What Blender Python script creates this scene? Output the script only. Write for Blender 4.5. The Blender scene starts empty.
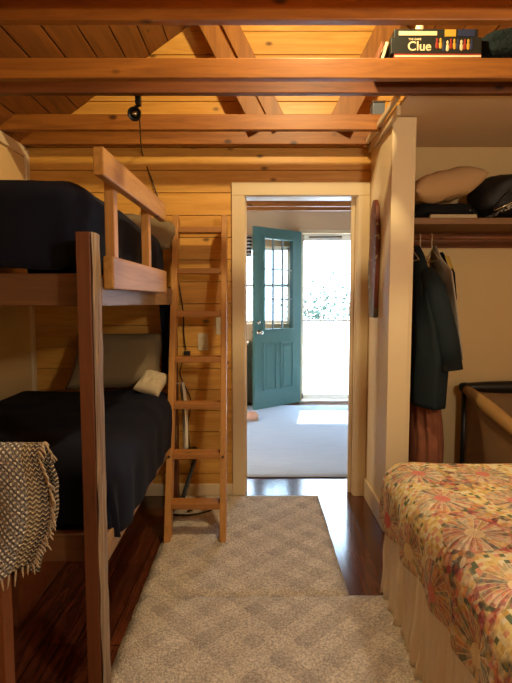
import bpy, bmesh, math, random
from mathutils import Vector, Matrix, noise
random.seed(7)
R = math.radians
S = bpy.context.scene
C = S.collection

# ------------------------------------------------------------------ camera
cd = bpy.data.cameras.new('camera'); cam = bpy.data.objects.new('camera', cd); C.objects.link(cam)
cd.sensor_fit = 'VERTICAL'; cd.sensor_height = 24; cd.lens = 493/683*24
cd.shift_x = -2/683; cd.clip_start = .02
cam.location = (0, 0, 1.32); cam.rotation_euler = (R(90-4.47), 0, 0)
S.camera = cam
# ------------------------------------------------------------------ world, sun, lights
w = bpy.data.worlds.new('World'); S.world = w; w.use_nodes = True
wn = w.node_tree.nodes; wn.clear()
bg = wn.new('ShaderNodeBackground'); wo = wn.new('ShaderNodeOutputWorld')
bg.inputs[0].default_value = (.54, .76, 1, 1); bg.inputs[1].default_value = 17.0
w.node_tree.links.new(bg.outputs[0], wo.inputs[0])
def light(name, typ, loc, energy, color, rot=(0,0,0), **k):
    l = bpy.data.lights.new(name, typ); l.energy = energy; l.color = color
    for a, v in k.items(): setattr(l, a, v)
    o = bpy.data.objects.new(name, l); o.location = loc; o.rotation_euler = rot; C.objects.link(o); return o
light('sun', 'SUN', (0, 12, 8), 9, (1, .96, .9), (R(-33), 0, R(-8)), angle=R(1))
p = light('door_daylight', 'AREA', (.98, 6.62, 1.1), 1, (1,1,1), (R(-90), 0, 0), shape='RECTANGLE', size=.86, size_y=2.1); p.data.cycles.is_portal = True
p = light('far_window_daylight', 'AREA', (.03, 6.62, 1.55), 1, (1,1,1), (R(-90), 0, 0), shape='RECTANGLE', size=.76, size_y=1.0); p.data.cycles.is_portal = True
light('roof_bulb', 'POINT', (.3, 1.98, 2.95), 95, (1, .79, .42), shadow_soft_size=.04)
light('room_bulb', 'POINT', (1.0, .1, 1.85), 66, (1, .87, .66), shadow_soft_size=.08)
light('rear_fill', 'POINT', (1.5, -1.2, 1.3), 14, (1, .86, .66), shadow_soft_size=.2)  # added fill behind the camera, stands in for floor bounce on beam undersides
light('far_room_bulb', 'POINT', (-1.2, 3.95, 1.5), 50, (1, .82, .6), shadow_soft_size=.07)
S.view_settings.view_transform = 'Standard'; S.view_settings.look = 'None'
S.view_settings.exposure = 0.0; S.view_settings.gamma = 1; S.view_settings.use_curve_mapping = False
S.cycles.use_denoising = True
S.cycles.max_bounces = 10; S.cycles.diffuse_bounces = 5; S.cycles.transparent_max_bounces = 16
S.cycles.caustics_reflective = False; S.cycles.caustics_refractive = False
S.cycles.sample_clamp_indirect = 6

# ------------------------------------------------------------------ materials
def srgb(r, g, b):
    f = lambda c: (c/255/12.92 if c <= 10 else ((c/255+.055)/1.055)**2.4)
    return (f(r), f(g), f(b), 1)
class NT:
    def __init__(s, name):
        s.m = bpy.data.materials.new(name); s.m.use_nodes = True
        s.t = s.m.node_tree; s.b = s.t.nodes['Principled BSDF']
    def n(s, typ, **k):
        x = s.t.nodes.new('ShaderNode'+typ)
        for a, v in k.items(): setattr(x, a, v)
        return x
    def l(s, a, b): s.t.links.new(a, b)
    def math(s, op, a, b=None, c=None):
        x = s.n('Math', operation=op)
        for i, v in enumerate((a, b, c)):
            if v is None: continue
            if isinstance(v, (int, float)): x.inputs[i].default_value = v
            else: s.l(v, x.inputs[i])
        return x.outputs[0]
    def ramp(s, fac, stops, interp='LINEAR'):
        x = s.n('ValToRGB'); x.color_ramp.interpolation = interp
        e = x.color_ramp.elements
        while len(e) < len(stops): e.new(.5)
        for i, (p, c) in enumerate(stops): e[i].position = p; e[i].color = c
        s.l(fac, x.inputs[0]); return x.outputs[0]
    def mix(s, fac, a, b, mode='MIX'):
        x = s.n('Mix', data_type='RGBA', blend_type=mode)
        for i, v in ((0, fac), (6, a), (7, b)):
            if isinstance(v, (int, float, tuple)): x.inputs[i].default_value = v
            else: s.l(v, x.inputs[i])
        return x.outputs[2]
    def coord(s, kind='Object', scale=(1,1,1), rand=False, rot=(0,0,0)):
        tc = s.n('TexCoord'); mp = s.n('Mapping')
        mp.inputs['Scale'].default_value = scale; mp.inputs['Rotation'].default_value = rot
        s.l(tc.outputs[kind], mp.inputs[0])
        if rand:
            g = s.n('NewGeometry'); oi = s.n('ObjectInfo')
            r = s.math('ADD', s.math('MULTIPLY', g.outputs['Random Per Island'], 37), s.math('MULTIPLY', oi.outputs['Random'], 23))
            cx = s.n('CombineXYZ')
            for i in range(3): s.l(r, cx.inputs[i])
            s.l(cx.outputs[0], mp.inputs['Location'])
        return mp.outputs[0]
    def noise(s, vec, scale=5, detail=3, rough=.5, dist=0):
        x = s.n('TexNoise'); s.l(vec, x.inputs['Vector'])
        x.inputs['Scale'].default_value = scale; x.inputs['Detail'].default_value = detail
        x.inputs['Roughness'].default_value = rough; x.inputs['Distortion'].default_value = dist
        return x.outputs[0]
    def bump(s, h, strength=.3, dist=.01):
        x = s.n('Bump'); x.inputs['Strength'].default_value = strength; x.inputs['Distance'].default_value = dist
        s.l(h, x.inputs['Height']); s.l(x.outputs[0], s.b.inputs['Normal'])
    def col(s, c):
        if isinstance(c, tuple): s.b.inputs['Base Color'].default_value = c
        else: s.l(c, s.b.inputs['Base Color'])
    def set(s, **k):
        for a, v in k.items(): s.b.inputs[a.replace('_', ' ')].default_value = v
        return s.m

def wood(name, dark, light_, axis='X', rough=.55, knots=True, var=.25, grain=1.0):
    """grain runs along axis"""
    m = NT(name); i = 'XYZ'.index(axis)
    sc = [14, 14, 14]; sc[i] = 1.1
    v = m.coord(scale=tuple(sc), rand=True)
    g = m.noise(v, 1.6, 5, .6, 1.2*grain)
    c = m.ramp(g, [(.3, dark), (.68, light_)])
    fine = m.noise(m.coord(scale=tuple(x*6 if j != i else 2 for j, x in enumerate(sc)), rand=True), 1.5, 2)
    c = m.mix(m.math('MULTIPLY', fine, .35), c, dark)
    if knots:
        sk = [9, 9, 9]; sk[i] = 5
        vo = m.n('TexVoronoi'); m.l(m.coord(scale=tuple(sk), rand=True), vo.inputs['Vector']); vo.inputs['Scale'].default_value = .8
        k = m.ramp(vo.outputs['Distance'], [(.05, (1,1,1,1)), (.13, (0,0,0,1))])
        c = m.mix(k, c, tuple(x*.28 for x in dark[:3])+(1,))
    ge = m.n('NewGeometry'); oi = m.n('ObjectInfo')
    rr = m.math('FRACT', m.math('ADD', ge.outputs['Random Per Island'], oi.outputs['Random']))
    hs = m.n('HueSaturation'); m.l(c, hs.inputs['Color'])
    m.l(m.math('ADD', m.math('MULTIPLY', rr, var*2), 1-var), hs.inputs['Value'])
    m.col(hs.outputs[0]); m.bump(fine, .15, .003)
    return m.set(Roughness=rough)
def cloth(name, c1, c2=None, scale=60, rough=.9, bump=.4, mott=4, dist=.002):
    m = NT(name); v = m.coord()
    a = m.noise(v, scale, 3); b = m.noise(v, mott, 3)
    m.col(m.mix(b, c1, c2 or tuple(x*.75 for x in c1[:3])+(1,))); m.bump(a, bump, dist)
    return m.set(Roughness=rough, Specular_IOR_Level=.25)
def paint(name, c, rough=.6, mott=.08):
    m = NT(name); v = m.coord()
    b = m.noise(v, 2.5, 4)
    m.col(m.mix(m.math('MULTIPLY', b, mott*4), c, tuple(x*(1-mott*3) for x in c[:3])+(1,)))
    m.bump(m.noise(v, 90, 2), .08, .002)
    return m.set(Roughness=rough)
def plain(name, c, rough=.5, metal=0, **k):
    m = NT(name); b = m.noise(m.coord(), 12, 3)
    m.col(m.mix(m.math('MULTIPLY', b, .3), c, tuple(x*.7 for x in c[:3])+(1,)))
    return m.set(Roughness=rough, Metallic=metal, **k)

pine = wood('yellow_pine_planks', srgb(192,134,52), srgb(222,170,84), 'X', .45, var=.1)
roofw = wood('roof_planks', srgb(98,56,20), srgb(142,86,34), 'Y', .5, var=.12)
beamw = wood('tie_beam_wood', srgb(122,70,20), srgb(166,104,36), 'X', .5, var=.08)
beamshade = wood('shaded_tie_beam_wood', srgb(84,42,14), srgb(120,66,26), 'X', .5, var=.08)  # tie beam wood darkened: shade on the rear board put into its colour
bracew = wood('brace_wood', srgb(130,80,26), srgb(172,112,42), 'Z', .5)
rawpine = wood('raw_pine', srgb(156,106,44), srgb(192,142,70), 'Y', .6, var=.08)
ladderw = wood('ladder_pine', srgb(160,108,50), srgb(190,138,72), 'Z', .55, knots=False, var=.06)
rungw = wood('rung_pine', srgb(152,98,46), srgb(176,122,64), 'X', .55, var=.1)
postw = wood('stained_post', srgb(84,42,18), srgb(122,68,32), 'Z', .55, knots=False)
railx = wood('stained_rail', srgb(80,48,24), srgb(112,72,38), 'X', .6)
raily = wood('grey_rail', srgb(128,96,64), srgb(164,130,92), 'Y', .6)
bark = wood('weathered_bark_edge', srgb(96,76,58), srgb(176,150,122), 'Z', .85, var=.05, grain=3)
shelfw = wood('shelf_wood', srgb(112,78,48), srgb(150,110,72), 'X', .6, knots=False)
cleatw = wood('cleat_wood', srgb(104,58,32), srgb(134,80,48), 'X', .5)
cream = paint('cream_trim_paint', srgb(216,194,156), .4)
beige = paint('beige_panel_paint', srgb(214,182,128), .55)
closetp = paint('closet_wall_paint', srgb(218,190,138), .6)
partp = paint('partition_paint', srgb(230,208,168), .5)
soffp = paint('soffit_paint', srgb(222,196,166), .6)
farp = paint('far_room_paint', srgb(206,174,134), .6)
white = paint('white_paint', srgb(226,224,218), .4)
navy = cloth('navy_comforter', srgb(9,14,36), srgb(5,8,20), 30, bump=.3)
darkcl = cloth('black_cloth', srgb(14,15,20), None, 40)
dimcl = cloth('shaded_taupe_pillowcase', srgb(128,112,86), None, 50)  # lower bunk's shade put into the pale pillow's cloth colour
palecl = cloth('pale_cotton', srgb(196,180,150), None, 50)
black = plain('black_plastic', srgb(18,17,17), .45)
brass = plain('nickel_hardware', srgb(190,180,160), .25, 1.0)
steel = plain('dark_hinge_steel', srgb(96,84,72), .4, .8)

def floor_mat(name, a, b, rough=.22):
    m = NT(name)
    br = m.n('TexBrick'); v = m.coord(rot=(0,0,R(90))); m.l(v, br.inputs[0])
    br.inputs['Scale'].default_value = 1; br.inputs['Brick Width'].default_value = 1.2; br.inputs['Row Height'].default_value = .13
    br.inputs['Mortar Size'].default_value = .0022; br.inputs['Mortar'].default_value = srgb(16,8,6)
    br.inputs['Color1'].default_value = (.1,.1,.1,1); br.inputs['Color2'].default_value = (.9,.9,.9,1)
    g = m.noise(m.coord(scale=(16,1.2,1)), 2, 5, .6, 1.5)
    c = m.ramp(g, [(.3, a), (.7, b)])
    hs = m.n('HueSaturation'); m.l(c, hs.inputs['Color']); m.l(m.math('ADD', m.math('MULTIPLY', br.outputs[0], .5), .7), hs.inputs['Value'])
    m.col(m.mix(br.outputs['Fac'], hs.outputs[0], srgb(16,8,6)))
    m.bump(m.math('SUBTRACT', m.math('MULTIPLY', g, .2), br.outputs['Fac']), .2, .003)
    return m.set(Roughness=rough, Specular_IOR_Level=.8)
floorm = floor_mat('dark_red_plank_floor', srgb(54,26,15), srgb(104,54,32), .15)

def rug_mat():
    m = NT('beige_diamond_rug')
    tc = m.n('TexCoord'); sx = m.n('SeparateXYZ'); m.l(tc.outputs['Object'], sx.inputs[0])
    wob = m.math('MULTIPLY', m.math('SUBTRACT', m.noise(tc.outputs['Object'], 30, 2), .5), .03)
    def cell(off):
        a = m.math('FRACT', m.math('ADD', m.math('MULTIPLY', m.math('ADD', m.math('ADD', sx.outputs[0], sx.outputs[1]), wob), 1/.2), off))
        b = m.math('FRACT', m.math('ADD', m.math('MULTIPLY', m.math('SUBTRACT', sx.outputs[0], sx.outputs[1]), 1/.2), off))
        return a, b
    a, b = cell(0)
    # xor quadrants -> diamonds of three tones
    qa = m.math('GREATER_THAN', a, .5); qb = m.math('GREATER_THAN', b, .5)
    q = m.math('ADD', qa, m.math('MULTIPLY', qb, 2))
    tone = m.ramp(m.math('DIVIDE', q, 3), [(0, srgb(236,226,210)), (.3, srgb(214,202,184)), (.6, srgb(208,196,178)), (.95, srgb(178,168,158))], 'CONSTANT')
    grad = m.math('MULTIPLY', m.math('FRACT', m.math('MULTIPLY', a, 2)), .35)
    cc = m.n('CombineXYZ'); S1 = lambda op: m.math('FLOOR', m.math('MULTIPLY', m.math('ADD', m.math(op, sx.outputs[0], sx.outputs[1]), wob), 10))
    m.l(S1('ADD'), cc.inputs[0]); m.l(S1('SUBTRACT'), cc.inputs[1]); wn_ = m.n('TexWhiteNoise'); m.l(cc.outputs[0], wn_.inputs['Vector'])
    tone = m.mix(.35, tone, m.ramp(wn_.outputs['Value'], [(0, srgb(170,156,142)), (.3, srgb(206,190,168)), (.75, srgb(232,218,194))]))
    c = m.mix(grad, tone, srgb(220,208,188))
    f = m.noise(tc.outputs['Object'], 120, 3, .7)
    vo = m.n('TexVoronoi'); m.l(tc.outputs['Object'], vo.inputs['Vector']); vo.inputs['Scale'].default_value = 150
    c = m.mix(m.ramp(f, [(.4, (0,0,0,1)), (.62, (.65,.65,.65,1))]), c, srgb(120,106,94))
    c = m.mix(m.ramp(m.noise(tc.outputs['Object'], 90, 3, .7), [(.5, (0,0,0,1)), (.7, (.6,.6,.6,1))]), c, srgb(244,232,212))
    m.col(c)
    h = m.math('ADD', m.math('MULTIPLY', vo.outputs['Distance'], 1), f)
    m.bump(h, .9, .006)
    return m.set(Roughness=.95)
rugm = rug_mat()
def farrug():
    m = NT('pale_ribbed_rug'); v = m.coord(scale=(2, 40, 1))
    a = m.noise(v, 2, 3); b = m.noise(m.coord(scale=(3,8,1)), 1.5, 3)
    m.col(m.mix(a, m.mix(b, srgb(146,170,200), srgb(172,192,216)), srgb(192,206,224))); m.bump(a, .5, .006)
    return m.set(Roughness=.9)
farrugm = farrug()

def quilt_mat():
    m = NT('patchwork_quilt')
    uv = m.n('TexCoord').outputs['UV']
    sx = m.n('SeparateXYZ'); m.l(uv, sx.inputs[0])
    cs = .27
    U = m.math('DIVIDE', sx.outputs[0], cs); V = m.math('DIVIDE', sx.outputs[1], cs)
    fu = m.math('SUBTRACT', m.math('FRACT', U), .5); fv = m.math('SUBTRACT', m.math('FRACT', V), .5)
    iu = m.math('FLOOR', U); iv = m.math('FLOOR', V)
    rad = m.math('SQRT', m.math('ADD', m.math('MULTIPLY', fu, fu), m.math('MULTIPLY', fv, fv)))
    ang = m.math('DIVIDE', m.math('ARCTAN2', fv, fu), 2*math.pi)
    seg = m.math('FLOOR', m.math('MULTIPLY', m.math('ADD', ang, .5), 26))
    def wn_(x, y, z):
        c = m.n('CombineXYZ')
        for i, q in enumerate((x, y, z)):
            if isinstance(q, (int, float)): c.inputs[i].default_value = q
            else: m.l(q, c.inputs[i])
        n = m.n('TexWhiteNoise', noise_dimensions='3D'); m.l(c.outputs[0], n.inputs['Vector']); return n.outputs['Value']
    pal = [srgb(196,62,44), srgb(226,180,80), srgb(220,208,170), srgb(84,104,78), srgb(206,110,100), srgb(150,140,110), srgb(214,122,44), srgb(232,200,120),
           srgb(76,84,96), srgb(222,170,140), srgb(168,48,66), srgb(190,170,90), srgb(236,222,190), srgb(120,134,120), srgb(224,150,64), srgb(96,60,52)]
    P = lambda f: m.ramp(f, [(i/len(pal), c) for i, c in enumerate(pal)], 'CONSTANT')
    petals = m.mix(.22, P(wn_(seg, iu, iv)), srgb(236,226,190))
    # small print inside patches
    vo = m.n('TexVoronoi'); m.l(uv, vo.inputs['Vector']); vo.inputs['Scale'].default_value = 75
    w2 = m.n('TexWhiteNoise'); m.l(vo.outputs['Color'], w2.inputs['Vector'])
    prt = P(w2.outputs['Value'])
    petals = m.mix(.42, petals, prt)
    # ground : small square scraps woven yellow/cream
    k = 18
    gu = m.math('FLOOR', m.math('MULTIPLY', U, k)); gv = m.math('FLOOR', m.math('MULTIPLY', V, k))
    gnd = m.ramp(wn_(gu, gv, 3), [(0, srgb(232,206,120)), (.3, srgb(236,222,170)), (.5, srgb(214,176,70)), (.68, srgb(104,120,84)), (.78, srgb(222,150,110)), (.9, srgb(238,228,196))], 'CONSTANT')
    vo2 = m.n('TexVoronoi'); m.l(uv, vo2.inputs['Vector']); vo2.inputs['Scale'].default_value = 36
    w3 = m.n('TexWhiteNoise'); m.l(vo2.outputs['Color'], w3.inputs['Vector'])
    scrap = m.mix(.35, P(w3.outputs['Value']), prt)
    big = m.noise(uv, 3.2, 1)
    gnd = m.mix(m.ramp(big, [(.52, (0,0,0,1)), (.55, (1,1,1,1))]), gnd, scrap)
    inpet = m.math('MULTIPLY', m.math('LESS_THAN', m.math('ADD', rad, m.math('MULTIPLY', m.noise(uv, 7, 2), .12)), .44), m.math('GREATER_THAN', rad, .11))
    c = m.mix(inpet, gnd, petals)
    c = m.mix(m.math('LESS_THAN', rad, .11), c, m.ramp(wn_(iu, iv, 9), [(0, srgb(226,120,100)), (.5, srgb(240,214,160)), (.75, srgb(214,70,60))], 'CONSTANT'))
    # seam lines between petals
    sf = m.math('ABSOLUTE', m.math('SUBTRACT', m.math('FRACT', m.math('MULTIPLY', m.math('ADD', ang, .5), 26)), .5))
    seam = m.math('MULTIPLY', m.math('GREATER_THAN', sf, .42), inpet)
    c = m.mix(seam, c, srgb(226,206,160))
    hs = m.n('HueSaturation'); m.l(c, hs.inputs['Color']); hs.inputs['Saturation'].default_value = .86; hs.inputs['Value'].default_value = .92
    m.col(hs.outputs[0])
    m.bump(m.math('ADD', m.noise(uv, 60, 3), m.math('MULTIPLY', sf, -1.2)), .55, .006)
    return m.set(Roughness=.85)
quiltm = quilt_mat()

def throw_mat():
    m = NT('grey_woven_throw'); uv = m.n('TexCoord').outputs['UV']
    sx = m.n('SeparateXYZ'); m.l(uv, sx.inputs[0])
    a = m.math('FRACT', m.math('MULTIPLY', m.math('ADD', sx.outputs[0], sx.outputs[1]), 58))
    b = m.math('FRACT', m.math('MULTIPLY', m.math('SUBTRACT', sx.outputs[0], sx.outputs[1]), 58))
    da = m.math('SUBTRACT', a, .5); db = m.math('SUBTRACT', b, .5)
    d = m.math('SQRT', m.math('ADD', m.math('MULTIPLY', da, da), m.math('MULTIPLY', db, db)))
    dots = m.ramp(d, [(.24, (1,1,1,1)), (.34, (0,0,0,1))])
    n = m.noise(uv, 110, 2)
    body = m.mix(dots, m.mix(n, srgb(108,104,104), srgb(150,144,140)), srgb(238,230,212))
    kn = m.math('SINE', m.math('MULTIPLY', m.math('ADD', sx.outputs[1], m.math('MULTIPLY', m.math('SINE', m.math('MULTIPLY', sx.outputs[0], 500)), .003)), 520))
    knm = m.ramp(kn, [(.3, srgb(120,106,88)), (.6, srgb(210,192,158))])
    braid = m.ramp(kn, [(.45, srgb(84,76,74)), (.8, srgb(196,174,140))])
    c = m.mix(m.math('GREATER_THAN', sx.outputs[0], .665), body, knm)
    c = m.mix(m.math('GREATER_THAN', sx.outputs[0], .69), c, braid)
    m.col(c); m.bump(m.math('ADD', m.math('ADD', kn, dots), n), .8, .006)
    return m.set(Roughness=.95)
throwm = throw_mat()

# ------------------------------------------------------------------ mesh helpers
class MB:
    def __init__(s): s.b = bmesh.new(); s.uv = None
    def box(s, x0, x1, y0, y1, z0, z1, M=None):
        v = [s.b.verts.new((M @ Vector(c)) if M else c) for c in
             ((x0,y0,z0),(x1,y0,z0),(x1,y1,z0),(x0,y1,z0),(x0,y0,z1),(x1,y0,z1),(x1,y1,z1),(x0,y1,z1))]
        for f in ((0,3,2,1),(4,5,6,7),(0,1,5,4),(1,2,6,5),(2,3,7,6),(3,0,4,7)): s.b.faces.new([v[i] for i in f])
        return s
    def bar(s, a, b, wx, wy, up=(0,0,1)):
        """box of section wx*wy centred on segment a-b"""
        a = Vector(a); b = Vector(b); d = (b-a); L = d.length; z = d.normalized()
        x = Vector(up).cross(z)
        if x.length < 1e-4: x = Vector((1,0,0))
        x.normalize(); y = z.cross(x)
        M = Matrix.Translation(a) @ Matrix((x, y, z)).transposed().to_4x4()
        return s.box(-wx/2, wx/2, -wy/2, wy/2, 0, L, M)
    def prism(s, pts, axis, c0, c1):
        """extrude 2D outline along axis"""
        def P(u, v, c): return {'X': (c,u,v), 'Y': (u,c,v), 'Z': (u,v,c)}[axis]
        a = [s.b.verts.new(P(u,v,c0)) for u, v in pts]; b = [s.b.verts.new(P(u,v,c1)) for u, v in pts]
        s.b.faces.new(a); s.b.faces.new(b[::-1])
        n = len(pts)
        for i in range(n): s.b.faces.new((a[i], b[i], b[(i+1)%n], a[(i+1)%n]))
        return s
    def tube(s, pts, r, seg=10, cap=True, flat=1.0):
        pts = [Vector(p) for p in pts]; rs = r if isinstance(r, (list, tuple)) else [r]*len(pts)
        rings = []; px = None
        for i, p in enumerate(pts):
            t = (pts[min(i+1, len(pts)-1)]-pts[max(i-1, 0)]).normalized()
            if px is None: px = t.orthogonal().normalized()
            px = (px - t*px.dot(t)).normalized(); py = t.cross(px)
            rings.append([s.b.verts.new(p + px*math.cos(k*2*math.pi/seg)*rs[i] + py*math.sin(k*2*math.pi/seg)*rs[i]*flat) for k in range(seg)])
        for a, b in zip(rings, rings[1:]):
            for k in range(seg): s.b.faces.new((a[k], a[(k+1)%seg], b[(k+1)%seg], b[k]))
        if cap: s.b.faces.new(rings[0][::-1]); s.b.faces.new(rings[-1])
        return s
    def lathe(s, prof, M=None, seg=20):
        rings = []
        for r, z in prof:
            rings.append([s.b.verts.new((M or Matrix()) @ Vector((r*math.cos(k*2*math.pi/seg), r*math.sin(k*2*math.pi/seg), z))) for k in range(seg)])
        for a, b in zip(rings, rings[1:]):
            for k in range(seg): s.b.faces.new((a[k], a[(k+1)%seg], b[(k+1)%seg], b[k]))
        s.b.faces.new(rings[0][::-1]); s.b.faces.new(rings[-1])
        return s
    def grid(s, nu, nv, fn, closeu=False):
        """fn(u,v)->(pos, uv) with u,v in 0..1"""
        if s.uv is None: s.uv = s.b.loops.layers.uv.new('UVMap')
        P = [[fn(i/nu, j/nv) for j in range(nv+1)] for i in range(nu+1)]
        V = [[s.b.verts.new(P[i][j][0]) for j in range(nv+1)] for i in range(nu+1)]
        for i in range(nu):
            for j in range(nv):
                q = ((i,j),(i+1,j),(i+1,j+1),(i,j+1))
                f = s.b.faces.new([V[a][b] for a, b in q])
                for l, (a, b) in zip(f.loops, q): l[s.uv].uv = P[a][b][1]
        return s
    def build(s, name, mat, parent=None, bevel=0, smooth=False, sub=0, solid=0, world=True):
        bmesh.ops.recalc_face_normals(s.b, faces=s.b.faces)
        me = bpy.data.meshes.new(name)
        if parent is not None and world:
            off = -Vector(parent['_o']) if '_o' in parent else Vector()
            bmesh.ops.translate(s.b, verts=s.b.verts, vec=off); loc = Vector()
        elif parent is None:
            xs = [v.co for v in s.b.verts]
            loc = Vector(((min(v.x for v in xs)+max(v.x for v in xs))/2, (min(v.y for v in xs)+max(v.y for v in xs))/2, min(v.z for v in xs)))
            bmesh.ops.translate(s.b, verts=s.b.verts, vec=-loc)
        else: loc = Vector()
        s.b.to_mesh(me); s.b.free()
        o = bpy.data.objects.new(name, me); C.objects.link(o); o.location = loc
        if parent is not None:
            o.parent = parent; o['_o'] = parent['_o'] if '_o' in parent else (0,0,0)
        else: o['_o'] = tuple(loc)
        for m in (mat if isinstance(mat, list) else [mat]): me.materials.append(m)
        if smooth: me.polygons.foreach_set('use_smooth', [True]*len(me.polygons))
        if solid: d = o.modifiers.new('solid', 'SOLIDIFY'); d.thickness = solid; d.offset = -1
        if bevel: d = o.modifiers.new('bevel', 'BEVEL'); d.width = bevel; d.segments = 2; d.limit_method = 'ANGLE'; d.angle_limit = R(40)
        if sub: d = o.modifiers.new('sub', 'SUBSURF'); d.levels = d.render_levels = sub
        return o
def tag(o, label=None, cat=None, group=None, kind=None):
    if label: o['label'] = label
    if cat: o['category'] = cat
    if group: o['group'] = group
    if kind: o['kind'] = kind
    return o
def thing(name, loc, label, cat, group=None, rz=0, kind=None):
    o = bpy.data.objects.new(name, None); C.objects.link(o); o.location = loc; o.rotation_euler = (0,0,rz)
    o['_o'] = tuple(loc); o.empty_display_size = .1
    return tag(o, label, cat, group, kind)
def B(*a): return MB().box(*a)
def struct(name, mb, mat, **k): return tag(mb.build(name, mat, **k), kind='structure')
def sm(t): t = max(0, min(1, t)); return t*t*(3-2*t)
def N(x, y, z=0): return noise.noise(Vector((x, y, z)))

# ================================================================== SETTING
XL, XR, YB, YR, ZP = -1.51, 1.99, 3.30, -1.7, 2.33      # left/right wall, back wall, rear wall, plate height
RX, SL = .25, .71                                        # ridge x, slope
def roofz(x): return ZP + ((x-XL) if x < RX else (2*RX-XL-x))*SL if False else ZP + (RX-XL)*SL - abs(x-RX)*SL
YF = 6.5
struct('floor', B(-2.2, 2.6, YR-.1, YF+.12, -.08, 0), floorm)
# left wall with beige panel and trims
struct('wall_left', B(XL-.1, XL, YR, YB, 0, ZP+.02), beige)
struct('trim_1', B(XL, XL+.018, .2, YB-.03, ZP-.075, ZP-.01), cream, bevel=.004)
struct('trim_2', B(XL, XL+.02, YB-.045, YB, .1, ZP-.02), cream, bevel=.004)
struct('wall_right', B(XR, XR+.1, YR, YB, 0, ZP+.02), closetp)
# rear wall with window opening behind the camera
rw = MB(); rw.prism([(XL-.1, 0), (XR+.1, 0), (XR+.1, ZP), (RX, roofz(RX)+.05), (XL-.1, ZP)], 'Y', YR-.12, YR)
struct('wall_rear', rw, beige)
# back plank wall: real boards, one mesh
DX0, DX1, DZ = -.088, .655, 2.02                        # door opening
pw = MB(); ph = .145; z = .01; k = 0
def plank(x0, x1, z0, z1):
    g = .0018
    pw.box(x0, x1, YB, YB+.02, z0+g, z1-g)
while z < roofz(RX):
    z1 = z+ph
    if z1 <= ZP+.01:
        if z < DZ: plank(XL, DX0-.02, z, min(z1, 9)); 
        else: plank(XL, .86, z, z1)
        if z < DZ < z1: plank(DX0-.02, DX1+.02, DZ+.03, z1)
    else:
        # gable board, cut to the roof slope
        xa0 = RX-(roofz(RX)-z)/SL; xa1 = RX-(roofz(RX)-z1)/SL
        xb0 = 2*RX-xa0; xb1 = 2*RX-xa1
        if z1 < roofz(RX): pw.prism([(xa0, z+.0018), (xb0, z+.0018), (xb1, z1-.0018), (xa1, z1-.0018)], 'Y', YB, YB+.02)
        else: pw.prism([(xa0, z+.0018), (xb0, z+.0018), (RX, roofz(RX))], 'Y', YB, YB+.02)
    z = z1
struct('wall_back', pw, pine, bevel=.003)
bw = MB(); bw.box(XL-.1, DX0, YB+.02, YB+.12, 0, 2.6); bw.box(DX1, XR+.1, YB+.02, YB+.12, 0, 2.6); bw.box(DX0, DX1, YB+.02, YB+.12, DZ, 2.6)
bw.prism([(XL-.1, ZP), (XR+.1, ZP), (RX, roofz(RX)+.02)], 'Y', YB+.021, YB+.119)
struct('wall_back_core', bw, farp)
struct('wall_closet_back', B(.86, XR, YB-.005, YB+.02, 0, ZP), closetp)
struct('baseboard_back', B(XL, DX0-.085, YB-.016, YB, 0, .085), cream, bevel=.004)
# inner doorway casing and jambs
cs = MB()
cs.box(DX0-.085, DX0, YB-.02, YB, 0, DZ); cs.box(DX1, .733, YB-.02, YB, 0, DZ); cs.box(DX0-.085, .733, YB-.02, YB, DZ, DZ+.085)
o = struct('door_1', cs, cream, bevel=.004); tag(o, 'cream painted casing around the open doorway to the next room', 'doorway')
j = MB(); j.box(DX0-.01, DX0+.004, YB, YB+.13, 0, DZ); j.box(DX1-.004, DX1+.01, YB, YB+.13, 0, DZ); j.box(DX0, DX1, YB, YB+.13, DZ-.004, DZ+.01)
j.build('jamb', cream, o)
h = MB().box(DX1-.03, DX1-.004, YB+.055, YB+.075, 0, DZ-.004); h.box(DX0+.004, DX0+.012, YB+.055, YB+.075, 0, DZ-.004); h.build('door_stop', cream, o, bevel=.002)
for z in (.25, 1.74):
    hh = MB(); hh.box(DX1-.0075, DX1-.004, YB+.08, YB+.118, z, z+.1); hh.tube([(DX1-.008, YB+.122, z), (DX1-.008, YB+.122, z+.1)], .006)
    hh.build('hinge', steel, o)
# roof boards, both slopes
def roof(side, name):
    r = MB(); t = 0; L = (RX-XL+.2)/math.cos(math.atan(SL)); wd = .145
    ang = math.atan(SL)
    while t < L:
        t1 = min(t+wd, L)
        def P(tt, up=0):
            x = RX - side*tt*math.cos(ang) ; z = roofz(RX) - tt*math.sin(ang)
            return (x - side*up*math.sin(ang)*-1*-1, z + up*math.cos(ang))
        a = P(t+.003); b = P(t1-.003); c = P(t1-.003, .03); d = P(t+.003, .03)
        r.prism([a, b, c, d], 'Y', YR-.12, YF+.4)
        t = t1
    return struct(name, r, roofw, bevel=.003)
roof(1, 'ceiling'); roof(-1, 'ceiling_right')
rb = MB(); 
for sd in (1, -1):
    xa = RX - sd*(RX-XL+.35); za = roofz(xa)
    rb.prism([(RX, roofz(RX)+.035), (xa, za+.035), (xa, za+.1), (RX, roofz(RX)+.1)], 'Y', YR-.2, YF+.5)
struct('ceiling_sheathing', rb, railx)
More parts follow.
